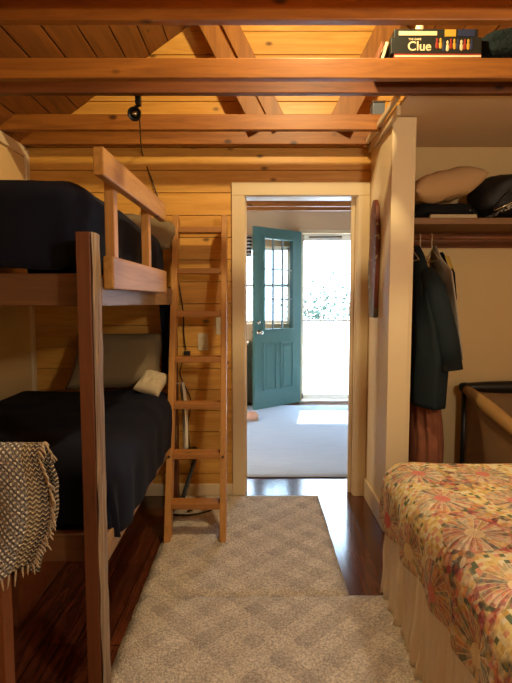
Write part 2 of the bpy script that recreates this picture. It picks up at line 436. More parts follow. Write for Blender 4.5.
# partition wall and closet soffit
PX, PX1, PY = .735, .865, 2.77
struct('wall_partition', B(PX, PX1, PY, YB, 0, ZP), partp, bevel=.004)
struct('baseboard_partition', B(PX-.014, PX, PY-.01, YB-.02, 0, .13), cream, bevel=.004)
struct('trim_3', B(PX-.004, PX1-.02, PY-.012, PY, .13, ZP-.005), partp, bevel=.003)
struct('ceiling_closet', B(PX, XR, 2.5, YB, ZP+.003, ZP+.02), soffp)
struct('trim_4', B(PX, XR, 2.48, 2.5, ZP-.004, ZP+.022), cream, bevel=.003)
t4 = MB(); t4.bar((PX-.012, 3.28, ZP-.015), (PX-.012, 2.62, ZP-.02), .022, .05); t4.bar((PX-.045, 3.27, ZP+.005), (PX-.03, 2.56, ZP+.03), .02, .03)
struct('trim_5', t4, cream, bevel=.003)
# tie beams
for i, y in enumerate((-1.0, -.35, .3, 1.0)):
    struct('ceiling_beam', B(XL, XR, y, y+.14, 2.32, 2.41), beamw, bevel=.004)
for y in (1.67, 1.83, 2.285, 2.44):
    struct('ceiling_beam', B(XL, XR, y, y+.038, 2.32, 2.408), beamshade if y == 2.44 else beamw, bevel=.004)
for y in (2.94, 3.2):
    struct('ceiling_beam', B(XL, PX, y, y+.038, 2.32, 2.408), beamw, bevel=.004)
# roof braces of the back truss
def brace(name, a, b, w, y0, y1):
    a = Vector((a[0], 0, a[1])); b = Vector((b[0], 0, b[1])); d = (b-a).normalized(); n = Vector((-d.z, 0, d.x))*w/2
    pts = [(a-n), (a+n), (b+n), (b-n)]
    return struct(name, MB().prism([(p.x, p.z) for p in pts], 'Y', y0, y1), bracew, bevel=.003)
brace('roof_brace', (.01, 2.42), (-.37, 3.13), .105, 3.12, 3.158)
brace('roof_brace', (.14, 2.42), (-.26, 3.2), .1, 3.16, 3.198)
brace('roof_brace', (.50, 2.42), (.86, 3.13), .14, 3.12, 3.158)
# ------------------------------------------------ next room
struct('wall_far_left', B(-2.2, -2.1, YB+.12, YF, 0, 2.9), farp)
struct('wall_far_right', B(2.5, 2.6, YB+.12, YF, 0, 2.9), farp)
fx0, fx1, fz = .55, 1.42, 2.24
fw = MB(); y0, y1 = YF, YF+.12
fw.box(-2.2, -.36, y0, y1, 0, 2.7); fw.box(-.36, .42, y0, y1, 0, 1.05); fw.box(-.36, .42, y0, y1, 2.05, 2.7); fw.box(.42, fx0, y0, y1, 0, 2.7)
fw.box(fx1, 2.6, y0, y1, 0, 2.7); fw.box(fx0, fx1, y0, y1, fz, 2.7)
fw.prism([(-2.2, 2.7), (2.6, 2.7), (RX, roofz(RX)+.4)], 'Y', y0, y1)
struct('wall_far', fw, farp)
for y in (4.1, 4.3, 4.7, 4.9, 5.2, 5.44):
    struct('ceiling_beam', B(-2.1, 2.5, y, y+.045, 2.32, 2.41), beamw, bevel=.004)
w2 = MB(); 
for x in (-.36, .01, .385): w2.box(x, x+.035, YF+.04, YF+.08, 1.05, 2.05)
for z in (1.05, 1.53, 2.01): w2.box(-.36, .42, YF+.04, YF+.08, z, z+.04)
o = struct('window_2', w2, white, bevel=.004)
s = MB(); s.box(-.43, -.36, YF-.02, YF, .98, 2.12); s.box(.42, .49, YF-.02, YF, .98, 2.12); s.box(-.43, .49, YF-.02, YF, 2.05, 2.12); s.box(-.45, .51, YF-.05, YF, .98, 1.05)
s.build('window_casing', farp, o, bevel=.004)
# outer door frame with storm door bar
d2 = MB(); d2.box(fx0-.02, fx0+.03, YF-.02, YF+.12, 0, fz); d2.box(fx1-.03, fx1+.02, YF-.02, YF+.12, 0, fz); d2.box(fx0-.02, fx1+.02, YF-.02, YF+.12, fz-.02, fz+.03)
o = struct('door_2', d2, cream, bevel=.004); tag(o, 'white exterior door frame with a full screen door, daylight behind', 'doorway')
sd = MB(); yy = YF+.09
sd.box(fx0+.03, fx0+.06, yy, yy+.03, .02, fz-.02); sd.box(fx1-.06, fx1-.03, yy, yy+.03, .02, fz-.02)
sd.box(fx0+.03, fx1-.03, yy, yy+.03, fz-.1, fz-.02); sd.box(fx0+.03, fx1-.03, yy, yy+.03, 1.075, 1.1); sd.box(fx0+.03, fx1-.03, yy, yy+.03, .02, .09)
sd.build('screen_frame', white, o, bevel=.003)
fp = NT('frosted_panel'); tr_ = fp.n('BsdfTranslucent'); tr_.inputs[0].default_value = (.9,.92,.93,1)
fp.l(tr_.outputs[0], fp.t.nodes['Material Output'].inputs['Surface'])
B(fx0+.06, fx1-.06, yy+.012, yy+.016, .09, 1.075).build('frosted_panel', fp.m, o)
cl = MB(); cl.tube([(fx0+.12, YF+.06, fz-.06), (fx0+.55, YF+.06, fz-.055)], .012); cl.build('door_closer', steel, o, smooth=True)
struct('trim_7', B(fx0, fx1, YF-.03, YF+.14, 0, .03), white, bevel=.005)
struct('trim_8', B(-2.1, fx0-.02, YF-.015, YF, 0, .09), farp)

# outdoor deck/ground and shrubs
struct('ground', B(-9, 12, YF+.2, 26, -.25, -.12), paint('pale_gravel', srgb(206,200,190), .9))
leafm = plain('leaf_green', srgb(46,66,48), .6)
stemm = plain('stem_brown', srgb(96,76,56), .8)
def shrub(x, y, h, wd, n, label, seed):
    rnd = random.Random(seed)
    t = thing('shrub', (x, y, -.12), label, 'shrub', 'shrubs outside the far door')
    lf = MB()
    for i in range(n):
        a = rnd.random()*6.28; e = rnd.uniform(-1, 1); r = rnd.random()**.5
        c = Vector((x+wd*r*math.cos(a)*math.sqrt(1-e*e), y+wd*r*math.sin(a)*math.sqrt(1-e*e), -.12+h*(.6+.4*e*r)))
        q = Matrix.Rotation(rnd.random()*6.28, 3, 'Z') @ Matrix.Rotation(rnd.random()*3, 3, 'X')
        s_ = rnd.uniform(.04, .08)
        vs = [lf.b.verts.new(c + q @ Vector(p)*s_) for p in ((-1,0,0),(0,-.45,.1),(1,0,0),(0,.45,.1))]
        lf.b.faces.new(vs)
    lf.build('foliage', leafm, t)
    st = MB()
    for i in range(6):
        a = i*1.05; st.tube([(x, y, -.12), (x+.2*wd*math.cos(a), y+.2*wd*math.sin(a), h*.4), (x+.6*wd*math.cos(a), y+.6*wd*math.sin(a), h*.8)], [.03, .02, .008], 6)
    st.build('stem', stemm, t)
shrub(1.4, 12.5, 2.0, .95, 900, 'leafy green shrub left in the bright exterior doorway', 3)
shrub(2.7, 15, 2.9, 1.0, 500, 'sparse shrub further out on the right in the exterior doorway', 4)

# ================================================================== BUNK BED
bo = Vector((-.505, 1.6, 0)); byaw = R(.5)
bunk = thing('bunk_bed', bo, 'rough timber bunk bed along the left wall with one bark-edged post', 'bunk bed', rz=byaw)
def bpart(mb, name, mat, parent=None, **k):
    p = parent or bunk
    o = mb.build(name, mat, p, world=False, **k); return o
BL, BW = 1.60, .96
def post(x0, x1, y0, y1, h, mat=postw): 
    return bpart(B(x0, x1, y0, y1, 0, h), 'post', mat, bevel=.004)
# near outer post: thin in x, wide in y, live bark edge on its aisle side
p0 = bpart(B(-.048, -.004, -.09, -.002, 0, 1.535), 'post', postw, bevel=.003)
be = MB()
def bf(u, v):
    y = -.09+.088*u; z = 1.535*v
    return (Vector((-.004+.010*(.4+.6*math.sin(math.pi*u))+.004*N(y*40, z*9, 3), y, z)), (u, v))
be.grid(6, 90, bf)
bpart(be, 'bark_edge', bark, p0, smooth=True)
post(-BW, -BW+.045, -.09, -.002, 1.53); post(-.045, -.003, BL-.09, BL, 1.42)
# rails
for (z0, z1) in ((1.31, 1.405), (.45, .535)):
    bpart(B(-BW+.045, -.05, 0, .038, z0, z1+.01), 'end_rail', railx, bevel=.004)
    bpart(B(-BW+.045, -.05, BL-.04, BL, z0, z1), 'end_rail', railx, bevel=.004)
    bpart(B(-.04, -.0, 0, BL-.09, z0, z1), 'side_rail', raily, bevel=.004)
    bpart(B(-BW, -BW+.04, 0, BL, z0, z1), 'side_rail', raily, bevel=.004)
    bpart(B(-BW+.04, -.04, .04, BL-.04, z0+.02, z0+.04), 'bunk_deck', railx)
# guard rail (runs a touch outward towards the far end)
def gp(y): return -.002 + (y+.03)*.045
gr = MB(); gr.bar((gp(-.045)+.015, -.045, 1.757), (gp(.84)+.012, .84, 1.757), .086, .034, up=(1,0,0))
G = bpart(gr, 'guard_rail', rawpine, bevel=.005)
gl = MB(); gl.bar((gp(.0)+.022, .004, 1.418), (gp(.84)+.010, .84, 1.423), .106, .034, up=(1,0,0)); bpart(gl, 'guard_board', rawpine, bevel=.005)
for y in (.17, .64):
    x = gp(y)
    bpart(MB().box(x-.036, x-.002, y-.024, y+.024, 1.406, 1.775), 'upright', ladderw, bevel=.003)

def drape(cx0, cx1, cy0, cy1, ztop, r, over, nx, ny, puff=.03, seed=0, fold=.012, tz=None, faru=1.0):
    """cloth over a rectangle core; over = (x-, x+, y-, y+) overhang lengths"""
    ox0, ox1, oy0, oy1 = over
    mb = MB()
    def f(u, v):
        s = cx0-ox0 + (cx1+ox1-cx0+ox0)*u; t = cy0-oy0 + (cy1+oy1-cy0+oy0)*v
        qx = min(max(s, cx0), cx1); qy = min(max(t, cy0), cy1)
        dx = s-qx; dy = t-qy; d = max(abs(dx), abs(dy)); L = math.hypot(dx, dy)
        z = ztop + puff*N(s*2.3+seed, t*2.3, 1) + puff*.5*N(s*6+seed, t*6, 5)
        # puffiness: lower close to the border
        e = min(qx-cx0 if ox0 else 9, cx1-qx if ox1 else 9, qy-cy0, cy1-qy)
        x, y = qx, qy
        if L > 1e-6:
            nx_, ny_ = dx/L, dy/L; arc = r*math.pi/2
            if d < arc: a = d/r; hx = r*math.sin(a); dz = r*(1-math.cos(a))
            else: hx = r; dz = r + d-arc
            al = s*ny_ - t*nx_ if abs(nx_) > abs(ny_) else s
            al = t if abs(nx_) > abs(ny_) else s
            k = sm((dz-r*.5)/.12)
            hx += k*(fold*math.sin(al*26+seed+3*N(al*3, seed)) + fold*1.2*N(al*7, dz*4, seed))
            x += nx_*hx; y += ny_*hx; z -= dz
        return (Vector((x, y, z)), (s, t))
    return mb.grid(nx, ny, f)
# comforters (bunk local coordinates -> separate things with the bunk's pose)
def bunk_thing(mb, name, mat, label, cat, group=None, **k):
    o = mb.build(name, mat, None, **k)
    M = Matrix.Translation(bo) @ Matrix.Rotation(byaw, 4, 'Z')
    o.location = M @ o.location; o.rotation_euler = (0, 0, byaw)
    return tag(o, label, cat, group)
bunk_thing(drape(-.86, -.16, .12, 1.42, 1.74, .10, (.2, .36, .36, .3), 46, 56, .02, 2, .006),
    'comforter', navy, 'black comforter on the top bunk behind the guard rail', 'comforter', 'dark comforters on the bunk bed', smooth=True, solid=.012)
bunk_thing(drape(-.86, -.080, .13, 1.29, .80, .10, (.2, .357, .3, .2), 46, 56, .02, 9, .007),
    'comforter', navy, 'dark navy comforter on the lower bunk', 'comforter', 'dark comforters on the bunk bed', smooth=True, solid=.012)
def pillow(name, c, sx, sy, h, rot, mat, label, cat='pillow', group=None, seed=0, n=22):
    mb = MB(); M = Matrix.Translation(c) @ rot
    for sgn in (1, -1):
        def f(u, v):
            a = u*2-1; b = v*2-1
            pinch = 1-.10*(1-abs(a)**3)*abs(b)**4
            e = max(0, (1-a**4))*max(0, (1-b**4))
            z = sgn*h/2*e**.55 + .012*N(a*3+seed, b*3, sgn)*e
            xx = a*sx/2*(1-.07*(1-b*b)*abs(a)**6*-1-.07*(b*b<0)) ; yy = b*sy/2*(1-.08*(1-a*a))
            xx = a*sx/2*(1-.08*(1-b*b))
            return (M @ Vector((xx, yy, z)), (u, v))
        mb.grid(n, n, f)
    bmesh.ops.remove_doubles(mb.b, verts=mb.b.verts, dist=1e-4)
    return tag(mb.build(name, mat, None, smooth=True), label, cat, group)
E = lambda a, b, c: (Matrix.Rotation(R(c), 4, 'Z') @ Matrix.Rotation(R(b), 4, 'Y') @ Matrix.Rotation(R(a), 4, 'X'))
pillow('pillow', (-.86, 3.0, .97), .56, .40, .16, E(52, 0, 2), dimcl, 'dim pale pillow propped on the lower bunk against the plank wall', group='pillows on the bunks')
pillow('pillow', (-.62, 2.86, .855), .16, .2, .08, E(30, 16, -6), palecl, 'small crumpled cream cushion at the lower bunk corner beside the ladder', group='pillows on the bunks', seed=4)
pillow('pillow', (-.70, 3.07, 1.76), .40, .28, .12, E(35, 12, 0), dimcl, 'taupe pillow behind the black comforter on the top bunk', group='pillows on the bunks', seed=8)
# sheet corner hanging from the lower bunk end
sh = MB()
def shf(u, v):
    y = 3.02+.0*u; L = v
    if L < .25: p = Vector((-.56+.09*L/.25, 3.0+.07*u, .83-.01*u))
    else:
        k = (L-.25)/.75; wd = .04+.06*math.sin(math.pi*min(1, k*1.05))
        p = Vector((-.468+.012*math.sin(u*7+k*3)+.02*k, 3.0+wd*u, .83-.42*k))
    return (p, (u, v))
sh.grid(10, 24, shf)
tag(sh.build('sheet', cloth('white_cotton', srgb(226,216,196)), None, smooth=True, solid=.006), 'white cotton sheet corner hanging down beside the lower bunk', 'sheet')
# dark strip of cloth hanging at far post
st = MB(); st.grid(8, 24, lambda u, v: (Vector((-.605+.06*u+.008*math.sin(u*9+v*4), 3.05+.01*math.sin(u*6), .86+.47*v)), (u, v)))
tag(st.build('hanging_cloth', navy, None, smooth=True, solid=.006), 'narrow dark navy cloth hanging between the bunks beside the ladder', 'cloth')
# open wooden box under the lower bunk
ub = thing('storage_box', (-1.15, 2.4, 0), 'low open wooden box on the floor under the lower bunk', 'box')
for (a, b_, c, d) in ((-1.45, -.98, 1.92, 1.94), (-1.45, -.98, 2.86, 2.88), (-1.45, -1.43, 1.94, 2.86), (-1.0, -.98, 1.94, 2.86)):
    B(a, b_, c, d, .02, .22).build('side_board', cleatw, ub, bevel=.003)
B(-1.45, -.98, 1.92, 2.88, 0, .02).build('bottom_board', cleatw, ub)

# ================================================================== LADDER
lad = thing('ladder', (-.33, 2.62, 0), 'pine seven-rung ladder leaning on the plank wall at the bunk end', 'ladder')
def lp(t, x):      # t 0..1 up the ladder
    xb = -.33 + x*.300*.5; 
    return Vector((-.345 + x*.152 + (-.02)*t, 2.63 + .555*t, 1.86*t))
for x in (-1, 1):
    a = lp(0, x); b = lp(1, x); d = (b-a).normalized()
    mb = MB(); mb.bar(a, b, .034, .085, up=d.cross(Vector((1,0,0))).cross(d) if False else (0,1,0))
    # flatten the feet on the floor
    mb.build('stile', ladderw, lad, bevel=.003)
    f = MB(); q = lp(.245, x); f.tube([q+Vector((0,-.052,0)), q+Vector((0,-.046,0))], .008); f.build('bolt', steel, lad)
for i, t in enumerate((.105, .245, .39, .53, .675, .815, .955)):
    a = lp(t, -1)+Vector((.017,0,0)); b = lp(t, 1)-Vector((.017,0,0))
    MB().box(a.x, b.x, a.y-.04, a.y+.045, a.z-.017, a.z+.017).build('rung', rungw, lad, bevel=.003)

# ================================================================== RUGS
def rug(x0, x1, y0, y1, h, name, mat, label, cat='rug', group=None, z0=.001, fr=False):
    nx = int((x1-x0)*24); ny = int((y1-y0)*24)
    mb = MB()
    def f(u, v):
        x = x0+(x1-x0)*u; y = y0+(y1-y0)*v
        ex = .006*N(x*6, y*6, 8)
        e = min(u, 1-u)*(x1-x0); e2 = min(v, 1-v)*(y1-y0)
        k = min(1, min(e, e2)/.02)
        return (Vector((x+ex, y+.006*N(x*6, y*6, 4), z0+h*(.35+.65*k)+.0015*N(x*5, y*5))), (x, y))
    mb.grid(nx, ny, f)
    o = mb.build(name, mat, None, smooth=True, solid=h*.3)
    return tag(o, label, cat, group)
rug(-.53, .41, 2.10, 3.27, .014, 'rug', rugm, 'narrower beige diamond rug between the ladder and the doorway', group='beige diamond rugs')
rug(-.53, .80, .10, 2.125, .015, 'rug', rugm, 'wider beige diamond rug in the foreground beside the bed', group='beige diamond rugs', z0=.002)
rug(-1.1, 1.7, 3.64, 6.25, .012, 'rug', farrugm, 'pale blue-grey woven rug in the room beyond the doorway')

# ================================================================== BED
bed = thing('bed', (1.25, 1.25, 0), 'low bed in the right foreground under the patchwork quilt', 'bed')
mt = MB().box(.60, 1.93, .28, 2.22, .34, .585); mt.build('mattress', palecl, bed, bevel=.05)
B(.62, 1.92, .3, 2.2, .14, .34).build('box_spring', palecl, bed, bevel=.01)
for x in (.66, 1.85):
    for y in (.36, 2.12): B(x-.03, x+.03, y-.03, y+.03, 0, .14).build('leg', postw, bed)
q = drape(.655, 1.90, .2, 2.15, .60, .098, (.315, .05, .0, .32), 90, 150, .012, 5, .010)
tag(q.build('quilt', quiltm, None, smooth=True, solid=.012), 'bright multicoloured patchwork quilt spread over the bed', 'quilt')
# gathered bed skirt: left side and foot end
sk = MB()
path = []
for i in range(700):
    s = i/699*(1.93+1.3)
    if s < 1.93-.04: p = Vector((.59, .25+s)); n = Vector((-1, 0))
    elif s < 1.93+.06:
        a = (s-1.89)/.1*math.pi/2; p = Vector((.65-.06*math.cos(a), 2.14+.06*math.sin(a)+.0)); n = Vector((-math.cos(a), math.sin(a)))
    else: p = Vector((.65+(s-1.99), 2.2)); n = Vector((0, 1))
    path.append((s, p, n))
def skf(u, v):
    s, p, n = path[int(round(u*699))]
    k = (1-v)
    amp = .005+.020*k
    w_ = math.sin(s*84+5*N(s*4, 1)) ; w_ += .8*math.sin(s*141+N(s*9, 2)*5)
    off = amp*(w_*.6+.4) + .012*k*N(s*12, v*3, 7) + .008
    hem = .018+.008*N(s*6, 3)
    q_ = p + n*off
    return (Vector((q_.x, q_.y, hem + (.40-hem)*v)), (s, v))
sk.grid(699, 14, skf)
tag(sk.build('bed_skirt', cloth('white_gauze', srgb(240,230,216), srgb(226,214,198), 80), None, smooth=True, solid=.003), 'gathered white ruffled bed skirt hanging below the quilt', 'bed skirt')

# ================================================================== THROW ON RACK (left foreground)
rk = thing('blanket_rack', (-.95, 1.27, 0), 'wooden rail stand in the left foreground holding the woven throw', 'rack')
for x in (-1.34, -.722):
    B(x, x+.045, 1.25, 1.30, 0, .908).build('post', postw, rk, bevel=.003)
MB().tube([(-1.36, 1.275, .925), (-.57, 1.275, .925)], .018, 12).build('top_rail', postw, rk, smooth=True)
B(-1.30, -.685, 1.262, 1.288, .22, .27).build('lower_rail', postw, rk, bevel=.003)
tw = MB(); x0, x1 = -1.28, -.57
def thf(u, v):
    x = x0+(x1-x0)*u
    fl = .375 + .06*(1-u)*1.0 - .10*sm((u-.72)/.28)*.9; bl = .35
    tot = fl+bl+.08; s = v*tot
    r = .027
    if s < bl: y = 1.275+r+.01; z = .925-(bl-s)
    elif s < bl+.08:
        a = (s-bl)/.08*math.pi; y = 1.275+r*math.cos(a)+.01*(1-v); z = .925+r*math.sin(a)
    else: y = 1.275-r; z = .925-(s-bl-.08)
    dn = max(0, .925-z)
    y += (1 if s < bl+.04 else -1)*(dn*.10 + .014*math.sin(x*38+dn*5)*min(1, dn*8)*(.4+u)) + .006*N(x*14, z*14, 2)
    bulge = .028*math.sin(min(1, dn/.25)*math.pi)*sm((u-.6)/.4) - .05*sm((dn-.2)/.2)*sm((u-.6)/.4)
    return (Vector((x+bulge+.006*N(z*18, u*3, 6)*u, y, z)), (x-x0, s*1.0))
NU, NV = 60, 70
tw.grid(NU, NV, thf)
tob = tag(tw.build('throw_blanket', throwm, None, smooth=True, solid=.010), 'grey and cream crocheted throw with fringe hung over the wooden rail', 'blanket')
fr = MB(); rf = random.Random(5)
def tassel(p, d, L):
    p = Vector(p); d = Vector(d).normalized(); q = p
    pts = [p]
    for k in range(3):
        d = (d + Vector((rf.uniform(-.3,.3), rf.uniform(-.3,.3), -.35))).normalized(); q = q + d*L/3; pts.append(q)
    fr.tube(pts, [.0032, .003, .0026, .0015], 5)
for i in range(60):
    p = thf(i/59, 1)[0]; tassel(p, (.1, -.3, -1), rf.uniform(.025, .045))
for i in range(48):
    p = thf(1, .46+.54*i/47)[0]; tassel(p, (1, -.3, -.4), rf.uniform(.015, .035))
fr.build('fringe', cloth('fringe_yarn', srgb(132,118,108), srgb(186,162,126), 200, mott=40), tob, smooth=True)

# ================================================================== CLOSET
cs_ = thing('closet_shelf', (1.4, 3.1, 1.7), 'brown wooden shelf with cleat high in the open closet', 'shelf')
B(PX1, XR, 2.9, YB-.006, 1.775, 1.812).build('shelf_board', shelfw, cs_, bevel=.003)
B(PX1, XR, YB-.03, YB-.006, 1.68, 1.775).build('cleat', cleatw, cs_, bevel=.003)
MB().tube([(PX1, 3.02, 1.715), (XR, 3.02, 1.715)], .015, 12).build('clothes_rod', cleatw, cs_, smooth=True)
pillow('pillow', (1.10, 3.02, 2.01), .44, .32, .17, E(0, -14, 3), cloth('tan_pillowcase', srgb(196,160,118)), 'tan pillow lying on dark clothes on the closet shelf', seed=3)
# dark folded clothes
def lump(name, c, sx, sy, sz, mat, label, cat, seed=0, sq=2.5, sub=0):
    mb = MB()
    def f(u, v):
        a = (u*2-1)*math.pi; b = (v-.5)*math.pi
        cp = lambda w_, p: math.copysign(abs(w_)**p, w_)
        p = 2/sq
        x = cp(math.cos(a), p)*cp(math.cos(b), p); y = cp(math.sin(a), p)*cp(math.cos(b), p); z = cp(math.sin(b), p)
        k = 1+.16*N(x*1.6+seed, y*1.6, z*1.6)+.05*N(x*5+seed, y*5, z*5)
        return (Vector((c[0]+x*sx*k, c[1]+y*sy*k, max(c[2]+z*sz*k, c[2]-sz*.92))), (u, v))
    mb.grid(36, 24, f)
    bmesh.ops.remove_doubles(mb.b, verts=mb.b.verts, dist=1e-4)
    return tag(mb.build(name, mat, None, smooth=True), label, cat)
lump('folded_clothes', (1.10, 3.06, 1.857), .20, .15, .045, darkcl, 'pile of dark folded clothes under the tan pillow', 'clothes', 2, 3.5)
bagm = NT('black_patterned_nylon')
vv = bagm.coord(); sx_ = bagm.n('SeparateXYZ'); bagm.l(vv, sx_.inputs[0])
dd = bagm.math('ABSOLUTE', bagm.math('SUBTRACT', sx_.outputs[2], bagm.math('ADD', bagm.math('MULTIPLY', sx_.outputs[0], .55), .10)))
ln = bagm.math('MULTIPLY', bagm.math('LESS_THAN', dd, .012), bagm.math('GREATER_THAN', bagm.noise(vv, 70, 2), .5))
bagm.col(bagm.mix(ln, srgb(16,15,17), srgb(190,180,165))); bagm.set(Roughness=.6)
o = lump('duffel_bag', (1.55, 3.06, 1.95), .24, .15, .14, bagm.m, 'black duffel bag with silver zip on the closet shelf', 'bag', 7, 2.6)
ar = MB(); ar.tube([(1.36, 2.915, 1.86), (1.44, 2.90, 1.95), (1.54, 2.90, 1.99), (1.66, 2.915, 1.93)], .008, 8); ar.build('strap', black, o, smooth=True)
zt = MB(); zt.tube([(1.37, 2.918, 1.855), (1.44, 2.903, 1.885), (1.53, 2.898, 1.935), (1.60, 2.905, 1.965)], .006, 6); zt.build('zip', brass, o, smooth=True)
hb = thing('book', (1.12, 2.95, 1.813), 'cream book lying at the front edge of the closet shelf', 'book')
B(1.0, 1.27, 2.905, 3.0, 1.812, 1.832).build('cover', palecl, hb, bevel=.002)
wp = MB(); wp.prism([(1.16, 1.833), (1.27, 1.833), (1.225, 1.872)], 'Y', 2.93, 2.936); tag(wp.build('card', white, None), 'small white folded card standing on the cream book', 'card')
# garments -------------------------------------------------------
def garment(name, mat, cx, cy, label, cat, secs, seed=0, fold=.012, nf=9, group=None, lean=0):
    """secs: list of (z, half_x, half_y, dx, dy)"""
    mb = MB(); nz = 40
    zt_, zb = secs[0][0], secs[-1][0]
    def at(z):
        for a, b in zip(secs, secs[1:]):
            if a[0] >= z >= b[0]:
                k = (a[0]-z)/(a[0]-b[0]); return [a[i]+(b[i]-a[i])*k for i in range(5)]
        return secs[-1]
    def f(u, v):
        z = zt_+(zb-zt_)*v; _, hx, hy, dx, dy = at(z); a = u*2*math.pi
        k = sm((zt_-z)/.35)
        w_ = 1+ k*fold/max(hx, .02)*(math.sin(a*nf+seed+2*N(z*3, seed))*.6+N(math.cos(a)*3, math.sin(a)*3, z*2+seed))
        return (Vector((cx+dx+math.cos(a)*hx*w_, cy+dy+math.sin(a)*hy*(1+(w_-1)*.25), z)), (u, v))
    mb.grid(64, nz, f)
    bmesh.ops.remove_doubles(mb.b, verts=mb.b.verts, dist=1e-5)
    return tag(mb.build(name, mat, None, smooth=True, solid=.004), label, cat, group)
teal = cloth('dark_teal_wool', srgb(28,40,46), srgb(20,28,34), 80)
coat = garment('coat', teal, .958, 2.96, 'dark teal coat hanging at the left end of the closet', 'coat',
    [(1.66, .012, .03, .0, .04), (1.60, .03, .07, .0, .02), (1.50, .04, .13, 0, 0), (1.38, .05, .17, 0.0, 0), (1.2, .08, .20, .03, -.02), (1.0, .095, .23, .045, -.03), (.73, .09, .24, .035, -.04)], 1, .014, 7)
sl = MB(); sl.tube([(.975, 2.86, 1.50), (1.0, 2.80, 1.40), (1.03, 2.77, 1.25), (1.055, 2.74, 1.10), (1.075, 2.72, .945)], [.045, .06, .062, .062, .062], 16)
sl.build('sleeve', teal, coat, smooth=True)
greyg = cloth('pale_grey_knit', srgb(168,158,146))
garment('shirt', greyg, 1.10, 3.0, 'thin pale grey shirt hanging behind the dark teal coat', 'shirt',
    [(1.66, .008, .03, -.04, .0), (1.58, .012, .10, -.03, 0), (1.5, .015, .19, -.01, -.02), (1.2, .02, .21, .03, -.02), (1.0, .02, .22, .055, -.02)], 5, .003, 9)
blk = garment('jacket', darkcl, 1.165, 3.08, 'black jacket with a yellow collar patch behind the pale shirt', 'jacket',
    [(1.63, .01, .04, -.04, .0), (1.57, .02, .10, -.03, 0), (1.5, .03, .15, -.01, 0), (1.35, .02, .12, .02, 0), (1.22, .01, .05, .03, 0)], 9, .004, 5)
MB().bar((1.128, 2.975, 1.60), (1.15, 2.955, 1.52), .05, .012).build('collar_patch', cloth('yellow_cloth', srgb(196,166,84)), blk, bevel=.004)
garment('skirt', cloth('rust_brown_pleats', srgb(150,96,70), srgb(112,66,50), 50, mott=14), .985, 3.0, 'long rust-brown pleated skirt hanging below the teal coat', 'skirt',
    [(1.1, .05, .15, 0, 0), (.85, .065, .19, .01, 0), (.5, .088, .23, .02, -.03), (.28, .09, .24, .02, -.03)], 4, .02, 14)
hm = plain('hanger_wire', srgb(186,160,120), .4)
for i, (x, lb) in enumerate(((.925, 'wire hanger nearest the closet partition'), (.975, 'wire hanger holding the dark teal coat'), (1.045, 'wire hanger just right of the teal coat hanger'))):
    h = MB(); pts = []
    for k in range(10):
        a = -math.pi*.15+k/9*math.pi*1.25; pts.append((x, 3.02+.022*math.cos(a), 1.715+.022*math.sin(a)))
    pts.append((x, 3.0, 1.675)); pts.append((x, 2.99, 1.64)); h.tube(pts, .0035, 6, flat=1)
    h.tube([(x, 3.12, 1.57), (x, 2.99, 1.64), (x, 2.86, 1.57), (x, 3.12, 1.57)], .0035, 6)
    tag(h.build('hanger', hm, None, smooth=True), lb, 'hanger', 'hangers on the closet rod')
# folding playpen --------------------------------------------------
pp = thing('playpen', (1.6, 2.85, 0), 'brown folding playpen with dark corner standing in the closet', 'playpen')
bronze = cloth('bronze_rail_padding', srgb(176,136,84), srgb(146,110,66), 40, rough=.5, bump=.15)
ct = {'bl': Vector((1.345, 3.17, .775)), 'fl': Vector((1.37, 2.46, .62)), 'br': Vector((1.93, 3.17, .775)), 'fr': Vector((1.90, 2.46, .70))}
def rail(a, b, mat, sag=.05, r=.03):
    pts = []
    for k in range(13):
        t = k/12; p = a.lerp(b, t); p.z -= sag*math.sin(math.pi*t); pts.append(p)
    m_ = MB(); m_.tube(pts, [r*(.8+.4*math.sin(math.pi*k/12)) for k in range(13)], 12, flat=1.0); return m_.build('top_rail', mat, pp, smooth=True)
rail(ct['bl']-Vector((0,.03,.01)), ct['fl'], bronze, .0, .036); rail(ct['bl'], ct['br'], black, .0, .034)
rail(ct['fl'], ct['fr'], bronze, .03); rail(ct['br'], ct['fr'], bronze, .03)
for k, p in ct.items():
    MB().tube([p, (p.x, p.y, .01)], .02, 10).build('leg', black, pp, smooth=True)
    lm = MB(); lm.lathe([(.012, -.03), (.034, -.026), (.04, 0), (.034, .022), (.012, .03)], Matrix.Translation(p)); lm.build('corner_cap', black, pp, smooth=True)
meshm = NT('brown_mesh_net'); meshm.col(srgb(150,114,76)); meshm.set(Roughness=.9, Alpha=.7); meshm = meshm.m
def panel(a, b):
    m_ = MB(); m_.grid(6, 6, lambda u, v: (Vector((a.x+(b.x-a.x)*u, a.y+(b.y-a.y)*u, .12+(a.z+(b.z-a.z)*u-.03-.12)*v)), (u, v))); m_.build('net_panel', meshm, pp)
panel(ct['bl'], ct['fl']); panel(ct['bl'], ct['br']); panel(ct['fl'], ct['fr']); panel(ct['br'], ct['fr'])
B(1.3, 1.92, 2.5, 3.14, .1, .14).build('floor_pad', bronze, pp)

